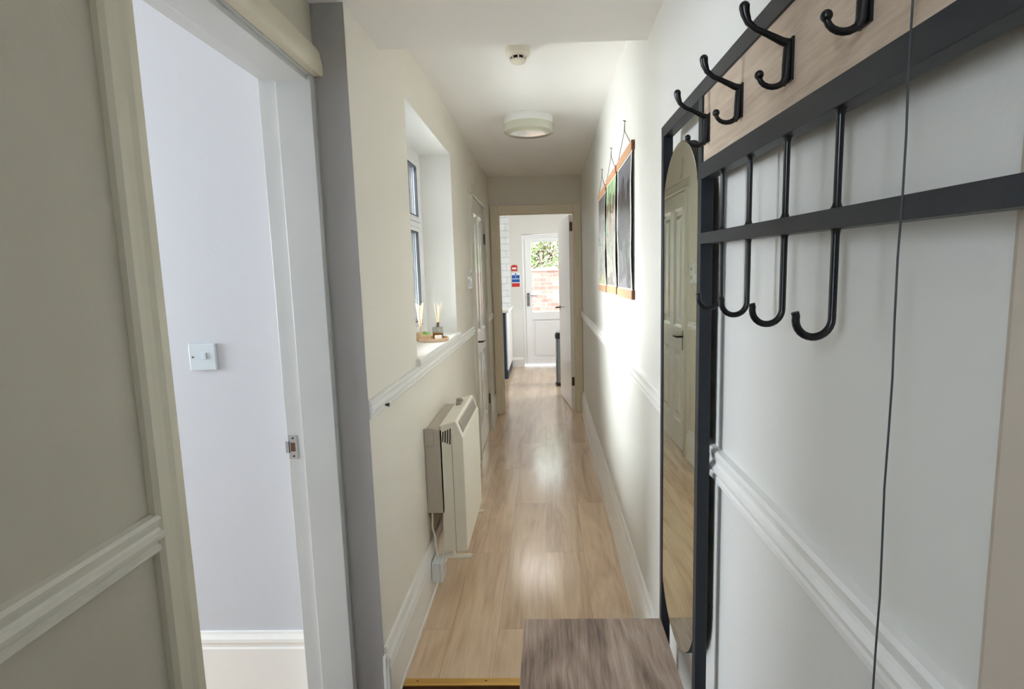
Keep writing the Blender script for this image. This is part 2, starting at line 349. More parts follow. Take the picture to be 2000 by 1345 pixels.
b = MB(); b.box(-.80, -.4824, YD, 5.60, -.1, 2.6); b.box(.2976, XR, YD, 5.60, -.1, 2.6); b.box(-.4824, .2976, YD, 5.60, 2.02, 2.6)
struct('wall_back', b, 'wall')
b = MB(); b.box(-.79, -.74, -1.06, -1.02, 1.28, 1.95); b.box(-.79, -.74, -.58, -.54, 1.28, 1.95); b.box(-.79, -.74, -1.02, -.58, 1.28, 1.32); b.box(-.79, -.74, -1.02, -.58, 1.91, 1.95)
w4 = struct('added_window', b, 'upvc'); b = MB(); b.box(-.767, -.763, -1.02, -.58, 1.32, 1.91); obj('pane', b, 'glass', w4)  # unseen window added as the source of the coat hook light
b = MB(); b.box(XV + .002, XL - .0005, YN - .003, YN - .0001, -.02, ZS); struct('wall_nib', b, 'nib')  # thin facing that carries the painted shade
# front wall behind the camera with a solid front door, darkened to cut bounce
b = MB(); b.box(-.80, -.56, -1.42, -1.3, -.3, 2.6); b.box(.34, .55, -1.42, -1.3, -.3, 2.6); b.box(-.56, .34, -1.42, -1.3, 2.02, 2.6)
struct('wall_front', b, 'wall')
b = MB(); b.box(-.56, .34, -1.40, -1.34, ZV, 2.02); b.box(-.46, .24, -1.34, -1.33, .1, .9); b.box(-.46, .24, -1.34, -1.33, 1.05, 1.9)
struct('door_4', b, 'navy', bevel=.004)
b = MB(); b.box(XV - .002, XR, -1.3, YB, ZS, 2.6)
struct('ceiling_vestibule', b, 'ceil')
b = MB(); b.box(XL - .002, XR, YB, YD, ZC, 2.6)
struct('ceiling', b, 'ceil')
b = MB(); b.box(XL - .01, XR, 1.742, 5.62, -.02, 0); b.box(-2.2, 1.6, 5.62, 8.4, -.02, 0)
struct('floor', b, 'floor')
b = MB(); b.box(-.82, .55, -1.3, 1.73, ZV - .03, ZV)
struct('floor_vestibule', b, 'brown')
# step riser and its metal nosing
b = MB(); b.box(XL + .0, XR - .0, 1.730, 1.742, ZV, -.0); struct('trim_2', b, 'brown')
b = MB(); b.prism([(0, 0), (.03, 0), (.03, .003), (.004, .004), (-.002, .002), (-.003, -.012), (0, -.012)], lambda p, t: (t, 1.7335 + p[0], .0015 + p[1]), XL + .025, XR - .02)
ns = struct('trim_3', b, 'brass')
for x in (-.48, -.24, 0, .2):
    q = MB(); q.lathe(x, 1.75, [(.0035, 0), (.0035, .0012), (.002, .0016)], 12, cz=.004); obj('screw', q, 'darkmetal', ns)

# ---- mouldings
SK = [(0, 0), (.022, 0), (.022, .012), (.019, .016), (.019, .150), (.0165, .158), (.016, .166), (.0195, .174), (.018, .184), (.012, .196), (.0105, .206), (.011, .214), (.008, .2247), (0, .2247)]
def DR(h):   # dado rail profile, outward p0, height 0..h
    k = h / .07
    return [(0, 0), (.010, 0), (.013, .004 * k), (.013, .012 * k), (.009, .017 * k), (.010, .021 * k), (.019, .027 * k), (.020, .034 * k), (.014, .040 * k), (.0125, .046 * k), (.015, .056 * k), (.016, .062 * k), (.012, .068 * k), (0, .07 * k)]
def run(name, prof, wall_x, sgn, y0, y1, z, m='gloss'):
    b = MB(); b.prism(prof, lambda p, t: (wall_x + sgn * p[0], t, z + p[1]), y0, y1)
    return struct(name, b, m, smooth=False)
run('baseboard_left', SK, XL, 1, YN, 4.02, 0)
run('baseboard_left_far', SK, XL, 1, 4.985, 5.47, 0)
run('baseboard_right', SK, XR, -1, 1.70, 5.47, 0)
run('baseboard_vestibule', SK, XV, 1, -1.3, .825, ZV)
b = MB(); b.prism([(0, 0), (.018, 0), (.018, .27), (.012, .285), (.012, .30), (.005, .322), (0, .322)], lambda p, t: (t, YN - p[0] * .45, ZV + p[1]), XL - .004, XL + .014)
b.prism([(0, 0), (.006, 0), (.006, .31), (0, .322)], lambda p, t: (t, YN - .006 - p[0] * .5, ZV + p[1]), XL + .0, XL + .006)
struct('baseboard_corner', b, 'gloss')
run('trim_4', DR(.060), XL, 1, YN, 4.02, .977)
run('trim_5', DR(.060), XL, 1, 4.985, 5.47, .977)
run('trim_6', DR(.070), XR, -1, -.6, 5.47, .967)
run('trim_7', DR(.062), XV, 1, -1.3, .828, .974, 'dado_l')

# ---- side-room doorway on the left (lining, stop, architrave, strike plate)
b = MB()
b.box(-.80, XV - .002, YN - .014, YN - .0005, ZV, 1.985)           # far lining
b.box(-.745, -.645, YN - .027, YN - .013, ZV, 1.965)            # far stop
b.box(-.80, XV, .868, .884, ZV, 1.985)                           # near lining
b.box(-.745, -.655, .884, .897, ZV, 1.95)
b.box(-.80, XV - .002, .868, YN - .0005, 1.966, 1.985)               # head lining
b.box(-.745, -.655, .884, YN - .013, 1.953, 1.967)
d1 = struct('door_1', b, 'gloss_cool', bevel=.0015)
AR = [(0, 0), (.022, 0), (.024, .004), (.024, .020), (.020, .030), (.018, .042), (.017, .052), (.010, .058), (0, .058)]
b = MB(); b.prism(AR, lambda p, t: (XV + p[0], .880 - p[1], t), ZV, 2.045)
ar = obj('architrave', b, 'cream', d1)
b = MB(); b.prism([(0, 0), (.022, 0), (.026, .006), (.026, .030), (.022, .050), (.020, .066), (.012, .078), (0, .080)], lambda p, t: (XV + p[0], t, 1.968 + p[1]), .822, YN - .004)
obj('architrave', b, 'cream', d1, smooth=True)
b = MB(); b.box(-.796, -.768, YN - .0155, YN - .0135, .862, .935); b.box(-.806, -.792, YN - .0155, YN - .0135, .88, .917)
sp_ = obj('strike_plate', b, 'chrome', d1, bevel=.0006, label='chrome strike plate')
b = MB(); b.box(-.790, -.776, YN - .0162, YN - .0152, .885, .912); obj('latch_hole', b, 'brown', sp_)
for z in (.870, .926):
    b = MB(); b.lathe(-.782, YN - .0162, [(.0035, 0), (.003, .001)], 10, cz=z, axis='y'); obj('screw', b, 'darkmetal', sp_)

# ---- side room
b = MB(); b.box(-3.9, -.8005, 1.75, 1.87, -.3, 2.6)
struct('wall_room_back', b, 'room')
b = MB(); b.box(-3.9, -.80, -1.5, -1.38, -.3, 2.6); struct('wall_room_front', b, 'room')
b = MB(); b.box(-4.0, -3.9, -1.5, .1, -.3, 2.6); b.box(-4.0, -3.9, 1.7, 1.87, -.3, 2.6); b.box(-4.0, -3.9, .1, 1.7, -.3, .7); b.box(-4.0, -3.9, .1, 1.7, 2.15, 2.6)
struct('wall_room_left', b, 'room')
b = MB(); b.box(-4.0, -.80, -1.5, 1.87, 2.45, 2.6); struct('ceiling_room', b, 'ceil')
b = MB(); b.box(-4.0, -.80, -1.5, 1.75, -.15, ZV + .0); struct('floor_room', b, 'floor')
b = MB()
for y in (.1, .87, 1.64): b.box(-3.97, -3.92, y, y + .06, .7, 2.15)
b.box(-3.97, -3.92, .1, 1.7, .7, .76); b.box(-3.97, -3.92, .1, 1.7, 2.09, 2.15)
wr = struct('window_2', b, 'upvc'); b = MB(); b.box(-3.95, -3.944, .16, 1.64, .76, 2.09); obj('pane', b, 'glass', wr)
b = MB(); b.prism([(0, 0), (.018, 0), (.018, .262), (.014, .268), (.014, .278), (.019, .286), (.018, .298), (.010, .312), (.008, .320), (0, .320)], lambda p, t: (t, 1.75 - p[0], ZV + p[1]), -3.9, -.801)
struct('baseboard_room', b, 'gloss')
t = thing('light_switch', (-1.121, 1.75, 1.163), 'white single rocker light switch on lavender side room wall', 'light switch')
b = MB(); b.box(-1.164, -1.078, 1.739, 1.75, 1.120, 1.206); obj('plate', b, 'switch_cool', t, bevel=.002)
b = MB(); b.prism([(-.007, -.011), (.007, -.011), (.007, .011), (-.007, .011)], lambda p, q: (-1.113 + p[0], q, 1.167 + p[1]), 1.7345, 1.74); obj('rocker', b, 'switch_cool', t, bevel=.001)
b = MB(); b.lathe(-1.152, 1.7375, [(.003, 0), (.003, .002)], 10, cz=1.163, axis='y'); obj('screw', b, 'darkmetal', t)

# ---- corridor window
fx0, fx1 = -.80, -.730
b = MB(); fw = .062
ZT = 1.70      # transom height
b.box(fx0, fx1, WY0, WY0 + fw, WZ0, WZ1); b.box(fx0, fx1, WY1 - fw, WY1, WZ0, WZ1)
b.box(fx0, fx1, WY0 + fw, WY1 - fw, WZ0, WZ0 + fw); b.box(fx0, fx1, WY0 + fw, WY1 - fw, WZ1 - fw, WZ1); b.box(fx0, fx1, WY0 + fw, WY1 - fw, ZT - .014, ZT + .014)
w1 = struct('window_1', b, 'upvc', bevel=.003)
def sash(y0, y1, z0, z1, x0, x1, s, sv, nm):
    b = MB(); b.box(x0, x1, y0, y0 + s, z0, z1); b.box(x0, x1, y1 - s, y1, z0, z1); b.box(x0, x1, y0 + s, y1 - s, z0, z0 + sv); b.box(x0, x1, y0 + s, y1 - s, z1 - sv, z1)
    o = obj(nm, b, 'upvc', w1, bevel=.003)
    g = MB(); k = .011
    for ya, yb, za, zb in ((y0 + s, y0 + s + k, z0 + sv, z1 - sv), (y1 - s - k, y1 - s, z0 + sv, z1 - sv), (y0 + s, y1 - s, z0 + sv, z0 + sv + .006), (y0 + s, y1 - s, z1 - sv - .006, z1 - sv)):
        g.box(x1 - .016, x1 - .002, ya, yb, za, zb)
    obj('gasket', g, 'gasket', o)
    p_ = MB(); p_.box(x1 - .020, x1 - .015, y0 + s, y1 - s, z0 + sv, z1 - sv); obj('pane', p_, 'glass', o)
sash(WY0 + fw + .006, WY1 - fw - .006, ZT + .016, WZ1 - fw - .004, -.79, -.718, .064, .026, 'opening_sash')
sash(WY0 + fw + .002, WY1 - fw - .002, WZ0 + fw + .002, ZT - .016, -.79, -.726, .060, .024, 'fixed_sash')
b = MB(); b.prism([(-.731, 0), (XL + .018, 0), (XL + .021, .006), (XL + .021, .024), (XL + .016, .030), (-.731, .030)], lambda p, q: (p[0], q, WZ0 - .030 + p[1]), WY0 - .03, WY1 + .02)
struct('trim_8', b, 'gloss')          # window sill

# ---- far doorway and its open door
b = MB()
for x0, x1, sg in ((-.535, -.4624, 0), (.2776, .3485, 1)):
    b.box(x0, x1, YD - .022, YD, 0, 2.075)
b.box(-.4624, .2776, YD - .022, YD, 2.0, 2.075)
b.box(-.4824, -.4624, YD, 5.60, 0, 2.02); b.box(.2776, .2976, YD, 5.60, 0, 2.02); b.box(-.4624, .2776, YD, 5.60, 2.0, 2.02)
b.box(-.4624, -.4504, YD + .03, YD + .065, 0, 2.0); b.box(.2656, .2776, YD + .03, YD + .065, 0, 2.0); b.box(-.4504, .2656, YD + .03, YD + .065, 1.988, 2.0)
struct('door_2', b, 'cream_frame', bevel=.004)
# leaf: hinge at (.276, 5.608), opened into the kitchen
t2 = thing('interior_door', (.276, 5.612, 0), 'plain white flush door standing open into the kitchen at the corridor end', 'door')
dvec = Vector((-.125, .99, 0)).normalized(); nvec = Vector((-dvec.y, dvec.x, 0))   # nvec points to -X
H0 = Vector((.276, 5.612, 0))
def leafbox(b, a0, a1, n0, n1, z0, z1, mi=0):
    pts = [H0 + dvec * a + nvec * n + Vector((0, 0, z)) for z in (z0, z1) for a in (a0, a1) for n in (n0, n1)]
    b.hexa(pts, mi)
b = MB(); leafbox(b, 0, .742, 0, .042, .006, 1.985); lf = obj('leaf', b, 'upvc', t2, bevel=.001)
b = MB(); P0 = H0 + dvec * .69 + Vector((0, 0, 1.03))
b.tube([P0 + nvec * .042, P0 + nvec * .046], .026, 20); b.tube([P0 + nvec * .046, P0 + nvec * .085, P0 + nvec * .092 - dvec * .012, P0 + nvec * .092 - dvec * .11], [.008, .008, .008, .007], 10)
obj('handle', b, 'darkmetal', t2, smooth=True)
for z in (.30, 1.87):
    b = MB(); b.tube([H0 + Vector((.004, -.008, z - .04)), H0 + Vector((.004, -.008, z + .04))], .007, 10); leafbox(b, -.0015, .0, .004, .036, z - .045, z + .045)
    obj('hinge', b, 'darkmetal', t2)

# ---- panelled cupboard door in the left wall
b = MB()
pr = [(0, 0), (.020, 0), (.024, .006), (.024, .018), (.018, .024), (.019, .050), (.014, .066), (.006, .078), (0, .082)]
b.prism(pr, lambda p, q: (XL + p[0], DY0 + .004 - p[1], q), 0, DZ + .0)
b.prism(pr, lambda p, q: (XL + p[0], DY1 - .004 + p[1], q), 0, DZ + .0)
b.prism(pr, lambda p, q: (XL + p[0], q, DZ - .006 + p[1]), DY0 - .078, DY1 + .078)
b.box(-.70, XL + .001, DY0, DY0 + .012, 0, DZ); b.box(-.70, XL + .001, DY1 - .012, DY1, 0, DZ); b.box(-.70, XL + .001, DY0, DY1, DZ - .012, DZ)
struct('door_3', b, 'dado_l')
t3 = thing('panelled_door', (XL - .02, DY0 + .4, 0), 'pale grey four-panel door closed in the left corridor wall', 'door')
y0, y1 = DY0 + .014, DY1 - .014; xf = XL + .004
b = MB()
def pan(b, ya, yb, za, zb):   # raised frame opening with bevelled recess and arched-ish raised field
    d = .013; s = .022
    o = [(xf, ya, za), (xf, yb, za), (xf, yb, zb), (xf, ya, zb)]
    i = [(xf - d, ya + s, za + s), (xf - d, yb - s, za + s), (xf - d, yb - s, zb - s), (xf - d, ya + s, zb - s)]
    j = [(xf - d, ya + s + .02, za + s + .03), (xf - d, yb - s - .02, za + s + .03), (xf - d, yb - s - .02, zb - s - .03), (xf - d, ya + s + .02, zb - s - .03)]
    k = [(xf - .003, ya + s + .05, za + s + .06), (xf - .003, yb - s - .05, za + s + .06), (xf - .003, yb - s - .05, zb - s - .06), (xf - .003, ya + s + .05, zb - s - .06)]
    vs = o + i + j + k; fs = []
    for r in (0, 4, 8):
        for q in range(4): fs.append((r + q, r + (q + 1) % 4, r + 4 + (q + 1) % 4, r + 4 + q))
    fs.append((12, 13, 14, 15)); b.add(vs, fs)
ym = (y0 + y1) / 2
rows = [(.008, .21, None), (.21, .79, 1), (.79, .965, None), (.965, 1.88, 1), (1.88, 1.984, None)]
cols = [(y0, y0 + .105, 0), (y0 + .105, ym - .05, 1), (ym - .05, ym + .05, 0), (ym + .05, y1 - .105, 1), (y1 - .105, y1, 0)]
for za, zb, r in rows:
    for ya, yb, c in cols:
        if r and c: pan(b, ya, yb, za, zb)
        else: b.add([(xf, ya, za), (xf, yb, za), (xf, yb, zb), (xf, ya, zb)], [(0, 1, 2, 3)])
b.box(xf - .04, xf - .0135, y0, y1, .008, 1.984)
b.add([(xf, y0, .008), (xf, y0, 1.984), (xf - .02, y0, 1.984), (xf - .02, y0, .008), (xf, y1, .008), (xf, y1, 1.984), (xf - .02, y1, 1.984), (xf - .02, y1, .008)], [(0, 1, 2, 3), (4, 5, 6, 7)])
obj('leaf', b, 'doorw', t3)
b = MB(); b.box(xf, xf + .004, y0 + .03, y0 + .07, .80, .95); b.tube([(xf + .004, y0 + .05, .905), (xf + .045, y0 + .05, .905), (xf + .05, y0 + .062, .905), (xf + .05, y0 + .15, .903)], [.008, .008, .008, .006], 10)
obj('handle', b, 'darkmetal', t3, smooth=True)
for z in (.30, 1.72):
    b = MB(); b.tube([(xf + .006, y1 + .008, z - .045), (xf + .006, y1 + .008, z + .045)], .007, 10); obj('hinge', b, 'darkmetal', t3)

# ---- kitchen
b = MB()
def wallhole(b, x0, x1, y0, y1, z0, z1, hx0, hx1, hz0, hz1):
    b.box(x0, hx0, y0, y1, z0, z1); b.box(hx1, x1, y0, y1, z0, z1); b.box(hx0, hx1, y0, y1, z0, hz0); b.box(hx0, hx1, y0, y1, hz1, z1)
wallhole(b, -2.3, 1.75, 8.4, 8.62, -.1, 2.6, -.367, .56, -.1, 2.01)
struct('wall_kitchen_back', b, 'wall_r')
b = MB(); b.box(-2.35, -2.2, 5.6, 8.4, -.1, 2.6); struct('wall_kitchen_left', b, 'wall_r')
b = MB(); b.box(1.6, 1.75, 5.6, 6.3, -.1, 2.6); b.box(1.6, 1.75, 7.7, 8.4, -.1, 2.6); b.box(1.6, 1.75, 6.3, 7.7, -.1, 1.0); b.box(1.6, 1.75, 6.3, 7.7, 2.05, 2.6)
struct('wall_kitchen_right', b, 'wall_r')
b = MB(); b.box(.55, 1.75, 5.48, 5.60, -.1, 2.6); b.box(-2.3, -.80, 5.48, 5.60, -.1, 2.6); struct('wall_kitchen_front', b, 'wall_r')
b = MB(); b.box(-2.3, 1.75, 5.6, 8.62, 2.44, 2.6); struct('ceiling_kitchen', b, 'ceil')
b = MB(); b.box(-2.2, -.5546, 8.389, 8.4, .945, 2.44); struct('wall_tiled', b, 'tile')
b = MB(); b.prism([(0, 0), (.018, 0), (.018, .11), (.012, .125), (.01, .14), (0, .145)], lambda p, q: (q, 8.4 - p[0], p[1]), -.60, -.372)
struct('baseboard_kitchen', b, 'gloss')
b = MB()
for y in (6.3, 6.98, 7.64): b.box(1.66, 1.71, y, y + .06, 1.0, 2.05)
b.box(1.66, 1.71, 6.3, 7.7, 1.0, 1.06); b.box(1.66, 1.71, 6.3, 7.7, 1.99, 2.05)
w3 = struct('window_3', b, 'upvc'); b = MB(); b.box(1.683, 1.688, 6.36, 7.64, 1.06, 1.99); obj('pane', b, 'glass', w3)
# back door
b = MB(); BY = 8.45
b.box(-.366, -.322, BY, BY + .07, 0, 2.005); b.box(.52, .56, BY, BY + .07, 0, 2.005); b.box(-.322, .52, BY, BY + .07, 1.955, 2.005); b.box(-.322, .52, BY, BY + .07, 0, .03)
bd = struct('door_5', b, 'upvc', bevel=.004)
t5 = thing('back_door', (.1, BY + .02, 0), 'white half-glazed back door with garden wall showing through its pane', 'door')
b = MB(); y0_, y1_ = BY - .012, BY + .055
b.box(-.319, -.226, y0_, y1_, .03, 1.95); b.box(.424, .517, y0_, y1_, .03, 1.95); b.box(-.226, .424, y0_, y1_, 1.89, 1.95); b.box(-.226, .424, y0_, y1_, .72, .835); b.box(-.226, .424, y0_, y1_, .03, .13)
obj('frame', b, 'upvc', t5, bevel=.003)
b = MB(); b.box(-.226, .424, y0_ + .02, y1_ - .02, .13, .72); b.box(-.19, .388, y0_ + .012, y0_ + .02, .165, .685); obj('panel', b, 'upvc', t5, bevel=.004)
b = MB(); b.box(-.226, .424, BY + .015, BY + .021, .835, 1.89); obj('pane', b, 'glass', t5)
b = MB(); b.box(-.300, -.262, y0_ - .008, y0_, .93, 1.13); b.tube([(-.281, y0_ - .008, 1.09), (-.281, y0_ - .05, 1.09), (-.27, y0_ - .056, 1.09), (-.15, y0_ - .056, 1.085)], [.009, .009, .009, .007], 10); obj('handle', b, 'chrome', t5, smooth=True)
# cupboards
t = thing('base_cabinet', (-.85, 7.9, 0), 'navy base cupboard beside the back door with white fronts facing the room', 'cabinet')
b = MB(); b.box(-1.20, -.562, 7.40, 8.38, .0, .905); obj('body', b, 'navy', t, bevel=.001)
for y in (7.42, 7.91):
    b = MB(); b.box(-.562, -.543, y, y + .48, .12, .90); dd = obj('door', b, 'upvc', t, bevel=.002, label='white cupboard door')
b = MB(); b.box(-.562, -.550, 7.41, 8.37, 0.0, .115); obj('plinth', b, 'gasket', t)
b = MB(); b.box(-1.22, -.52, 7.385, 8.388, .906, .944); tag(obj('worktop', b, ['candle', 'pine'], bevel=.002), 'pale worktop lying on the navy cupboard under the white tiles', 'worktop')
# signs
t = thing('fire_sign', (-.482, 8.40, 1.51), 'small red arched sign on the kitchen wall above the blue notice', 'sign')
b = MB(); pf = [(-.047, -.047), (.047, -.047), (.047, .025)] + [(.047 * math.cos(a), .025 + .022 * math.sin(a)) for a in [PI * k / 8 for k in range(1, 8)]] + [(-.047, .025)]
b.prism(pf, lambda p, q: (-.482 + p[0], q, 1.512 + p[1]), 8.394, 8.3995); obj('plate', b, 'red', t)
b = MB(); b.box(-.514, -.450, 8.392, 8.394, 1.492, 1.519); obj('lettering', b, 'signw', t)
t = thing('fire_notice', (-.464, 8.40, 1.33), 'blue and red notice with white lines on kitchen wall beside back door', 'sign')
b = MB(); b.box(-.527, -.401, 8.394, 8.3995, 1.222, 1.440); obj('plate', b, 'signw', t)
b = MB(); b.box(-.523, -.405, 8.392, 8.394, 1.352, 1.405); b.box(-.523, -.405, 8.392, 8.394, 1.298, 1.343); b.lathe(-.464, 8.392, [(.012, 0), (.012, .002)], 16, cz=1.420, axis='y'); obj('blue_field', b, 'blue', t, label='blue printed fields')
b = MB(); b.box(-.523, -.405, 8.392, 8.394, 1.228, 1.285); obj('red_field', b, 'red', t, label='red printed field')
b = MB(); b.box(-.466, -.462, 8.391, 8.392, 1.352, 1.405)
obj('lettering', b, 'signw', t)
# pedal bin
t = thing('pedal_bin', (.215, 6.95, 0), 'tall steel bin with black lid and base behind the open door', 'bin')
b = MB(); b.lathe(.215, 6.95, [(.118, .03), (.118, .60)], 40); obj('body', b, 'steel', t, smooth=True)
b = MB(); b.lathe(.215, 6.95, [(.125, 0), (.126, .035), (.120, .042)], 40); obj('base', b, 'hook', t, smooth=True)
b = MB(); b.lathe(.215, 6.95, [(.126, .60), (.128, .645), (.112, .675), (.06, .695), (.01, .70)], 40); obj('lid', b, 'hook', t, smooth=True)

# ---- outside
b = MB(); b.box(-2.4, -.801, 5.40, 5.479, -.1, 1.98); struct('wall_outside', b, 'slate')
b = MB(); b.box(-9, 9, 8.62, 16, -.2, -.08); b.box(-9, -4.0, -4, 8.62, -.2, -.08); b.box(-4.0, -.80, 1.87, 5.48, -.2, -.08); b.box(-4.0, -2.35, 5.48, 8.62, -.2, -.08); b.box(1.75, 9, -4, 8.62, -.2, -.08)
struct('floor_outside', b, 'ground')
b = MB(); b.box(-5, 6, 10.0, 10.24, -.1, 1.47); struct('wall_garden', b, 'brick')
b = MB(); b.box(-5, 6, 9.96, 10.28, 1.47, 1.535); struct('trim_9', b, 'candle')
b = MB()
for k in range(9000):
    x = random.uniform(-2.2, 2.6); t_ = random.random(); h = 1.50 + t_ * (.62 + .10 * math.sin(x * 3.1) + .06 * math.sin(x * 7.7 + 1)); y = 10.12 + random.uniform(-.26, .30) * (1 - .3 * t_)
    s = random.uniform(.018, .042); a = random.uniform(0, 2 * PI); e = random.uniform(-.9, .9)
    ax = Vector((math.cos(a), math.sin(a) * .6, math.sin(e))).normalized() * s; ay = ax.cross(Vector((random.uniform(-1, 1), random.uniform(-1, 1), random.uniform(-1, 1)))).normalized() * s * .6
    c = Vector((x, y, h)); b.add([c - ax, c - ay, c + ax, c + ay], [(0, 1, 2, 3)], k % 3)
for k in range(260):
    x = random.uniform(-2.2, 2.5); z = random.uniform(1.5, 1.8); a = random.uniform(-.6, .6)
    b.tube([(x, 10.05, z), (x + a * .3, 9.98, z + .12), (x + a * .5, 10.02, z + .25)], .006, 4, 3)
M['leaf2'] = mat('yellow_green_leaf', (206, 214, 160), .5, var=.2, vscale=30); M['leaf3'] = mat('dry_leaf', (206, 186, 164), .6, var=.2, vscale=30)
tag(obj('hedge', b, ['leaf', 'leaf2', 'leaf3', 'brown']), 'bushy ivy hedge growing above the brick garden wall outside', 'hedge')

# ------------------------------------------------------------------ ceiling fittings
t = thing('smoke_detector', (-.10, 2.455, ZC), 'small round cream smoke detector on the corridor ceiling', 'smoke detector')
b = MB(); b.lathe(-.10, 2.455, [(.053, 0), (.053, -.022), (.050, -.026), (.044, -.030), (.036, -.034)], 40, cz=ZC); obj('base', b, 'creamplastic', t, smooth=True)
b = MB(); b.lathe(-.10, 2.455, [(.028, -.034), (.028, -.048)], 32, cz=ZC); obj('vent_core', b, 'dark', t)
b = MB(); b.lathe(-.10, 2.455, [(.033, -.046), (.034, -.050), (.028, -.056), (.012, -.058)], 40, cz=ZC)
for k in range(8):
    a = k * PI / 4 + .1; c, s_ = math.cos(a), math.sin(a)
    b.tube([(-.10 + .032 * c, 2.455 + .032 * s_, ZC - .033), (-.10 + .032 * c, 2.455 + .032 * s_, ZC - .048)], .0035, 6)
obj('cap', b, 'creamplastic', t, smooth=True)
t = thing('ceiling_light', (-.088, 3.47, ZC), 'round flush ceiling light with ribbed glass cover, unlit', 'ceiling light')
b = MB(); b.lathe(-.088, 3.47, [(.142, 0), (.146, -.006), (.146, -.040), (.150, -.042), (.150, -.048)], 64, cz=ZC); obj('base', b, 'candle', t, smooth=True)
b = MB()
n = 120; prof = [(.1515, -.047), (.1515, -.080), (.149, -.090), (.140, -.094), (.07, -.0965), (.001, -.097)]
b.lathe(-.088, 3.47, prof, n, cz=ZC); obj('cover', b, 'lampglass', t, smooth=True)

# ------------------------------------------------------------------ panel heater
t = thing('panel_heater', (-.44, 2.58, 0), 'cream wall-mounted electric panel heater below the window', 'heater')
ya, yb = 2.315, 2.855; zb0, zb1 = .185, .772
sidep = [(-.482, zb0), (-.380, zb0), (-.376, zb0 + .006), (-.376, .705), (-.380, .712), (-.404, .776), (-.410, .780), (-.474, .764), (-.482, .758)]
b = MB(); b.prism(sidep, lambda p, q: (p[0], q, p[1]), ya, yb); body = obj('body', b, 'heater', t, bevel=.004)
b = MB(); b.prism([(-.4275, zb0 + .0), (-.4265, zb0), (-.4265, .725), (-.4275, .725)], lambda p, q: (p[0], q, p[1]), ya - .0008, ya + .001); obj('seam', b, 'dark', body)
b = MB()
for k in range(4):
    x = -.470 + k * .0105; b.hexa([(x + i * .006 + (.004 if z else 0), y, z_) for z, z_ in ((0, .690 - k * .004), (1, .735 + k * .0045)) for y in (ya - .001, ya + .001) for i in (0, 1)][:8])
obj('side_vent', b, 'darkmetal', t)
# front grille on the chamfer
def chf(u, y, off): # u 0..1 up the chamfer
    x = -.380 + u * (-.024); z = .712 + u * .064; return (x + off * .936, y, z + off * .35)
b = MB(); g0, g1 = ya + .035, yb - .035
b.hexa([chf(u, y, o_) for o_ in (-.002, .0015) for u in (.12, .86) for y in (g0, g1)])
gr = obj('grille', b, 'grille', t)
b = MB()
for k in range(7):
    u = .17 + k * .105; b.hexa([chf(uu, y, o_) for o_ in (.0, .0035) for uu in (u, u + .045) for y in (g0 + .004, g1 - .004)])
obj('slat', b, 'heatergrey', gr)
b = MB(); b.box(XL + .001, -.4755, ya + .012, yb - .012, .36, .735); b.box(XL + .001, -.470, ya - .0, ya + .012, .365, .745); b.box(XL + .001, -.505, ya - .004, ya, .67, .75); obj('bracket', b, 'heatergrey', t, bevel=.002)
b = MB(); b.box(-.462, -.437, 2.66, 2.74, .768, .782); b.lathe(-.45, 2.70, [(.016, .0), (.016, .012), (.012, .016)], 20, cz=.78); obj('control', b, 'grille', t, smooth=True)
for y in (ya + .012, yb - .06):
    b = MB(); b.tube([(-.50, y, .158), (-.378, y, .158), (-.366, y, .160), (-.360, y, .164)], [.010, .010, .009, .004], 12); b.tube([(-.44, y, .160), (-.44, y, .19)], .008, 8)
    obj('foot', b, 'heater', t, smooth=True)
b = MB(); b.tube([(-.530, 2.33, .36), (-.532, 2.325, .30), (-.522, 2.322, .25), (-.518, 2.318, .20), (-.512, 2.315, .165)], .0045, 10); obj('flex', b, 'heater', t, smooth=True, label='white flex')
t = thing('fused_spur', (-.51, 2.28, .12), 'white surface-mounted socket box on the skirting under the heater', 'socket')
b = MB(); b.box(-.527, -.492, 2.245, 2.33, .080, .168); obj('back_box', b, 'plastic', t, bevel=.002)
b = MB(); b.box(-.492, -.480, 2.243, 2.332, .078, .170); obj('plate', b, 'plastic', t, bevel=.003)
b = MB(); b.box(-.480, -.4785, 2.275, 2.300, .115, .135); b.lathe(-.480, 2.255, [(.003, 0), (.003, .001)], 8, cz=.124, axis='x'); obj('switch', b, 'heatergrey', t)

# wall plates by the panelled door
t = thing('light_switch', (XL, 4.03 - .09, 1.39), 'tall white switch plate on the left wall beside the four-panel door', 'light switch')
b = MB(); b.box(XL, XL + .009, 3.925, 4.003, 1.315, 1.455); obj('plate', b, 'plastic', t, bevel=.002)
for z in (1.355, 1.415):
    b = MB(); b.box(XL + .009, XL + .0125, 3.955, 3.973, z - .012, z + .012); obj('rocker', b, 'darkmetal' if 0 else 'grille', t, bevel=.001, label='grey rocker')
t = thing('dimmer_switch', (XL, 3.86, 1.36), 'square white dimmer plate with round knob beside the tall switch plate', 'dimmer switch')
b = MB(); b.box(XL, XL + .009, 3.815, 3.900, 1.315, 1.400); obj('plate', b, 'plastic', t, bevel=.002)
b = MB(); b.lathe(XL + .009, 3.857, [(.024, 0), (.023, .014), (.018, .018), (.001, .018)], 28, cz=1.358, axis='x'); obj('knob', b, 'plastic', t, smooth=True)
t = thing('cable_trunking', (XL, 4.25, 2.10), 'short white cable cover on the left wall above the panelled door', 'trunking')
b = MB(); b.box(XL, XL + .012, 4.235, 4.262, 2.12, 2.235); obj('cover', b, 'creamplastic', t, bevel=.003)
b = MB(); b.lathe(XL, 4.249, [(.017, 0), (.017, .014), (.010, .02)], 18, cz=2.108, axis='x'); obj('cap', b, 'creamplastic', t, smooth=True)
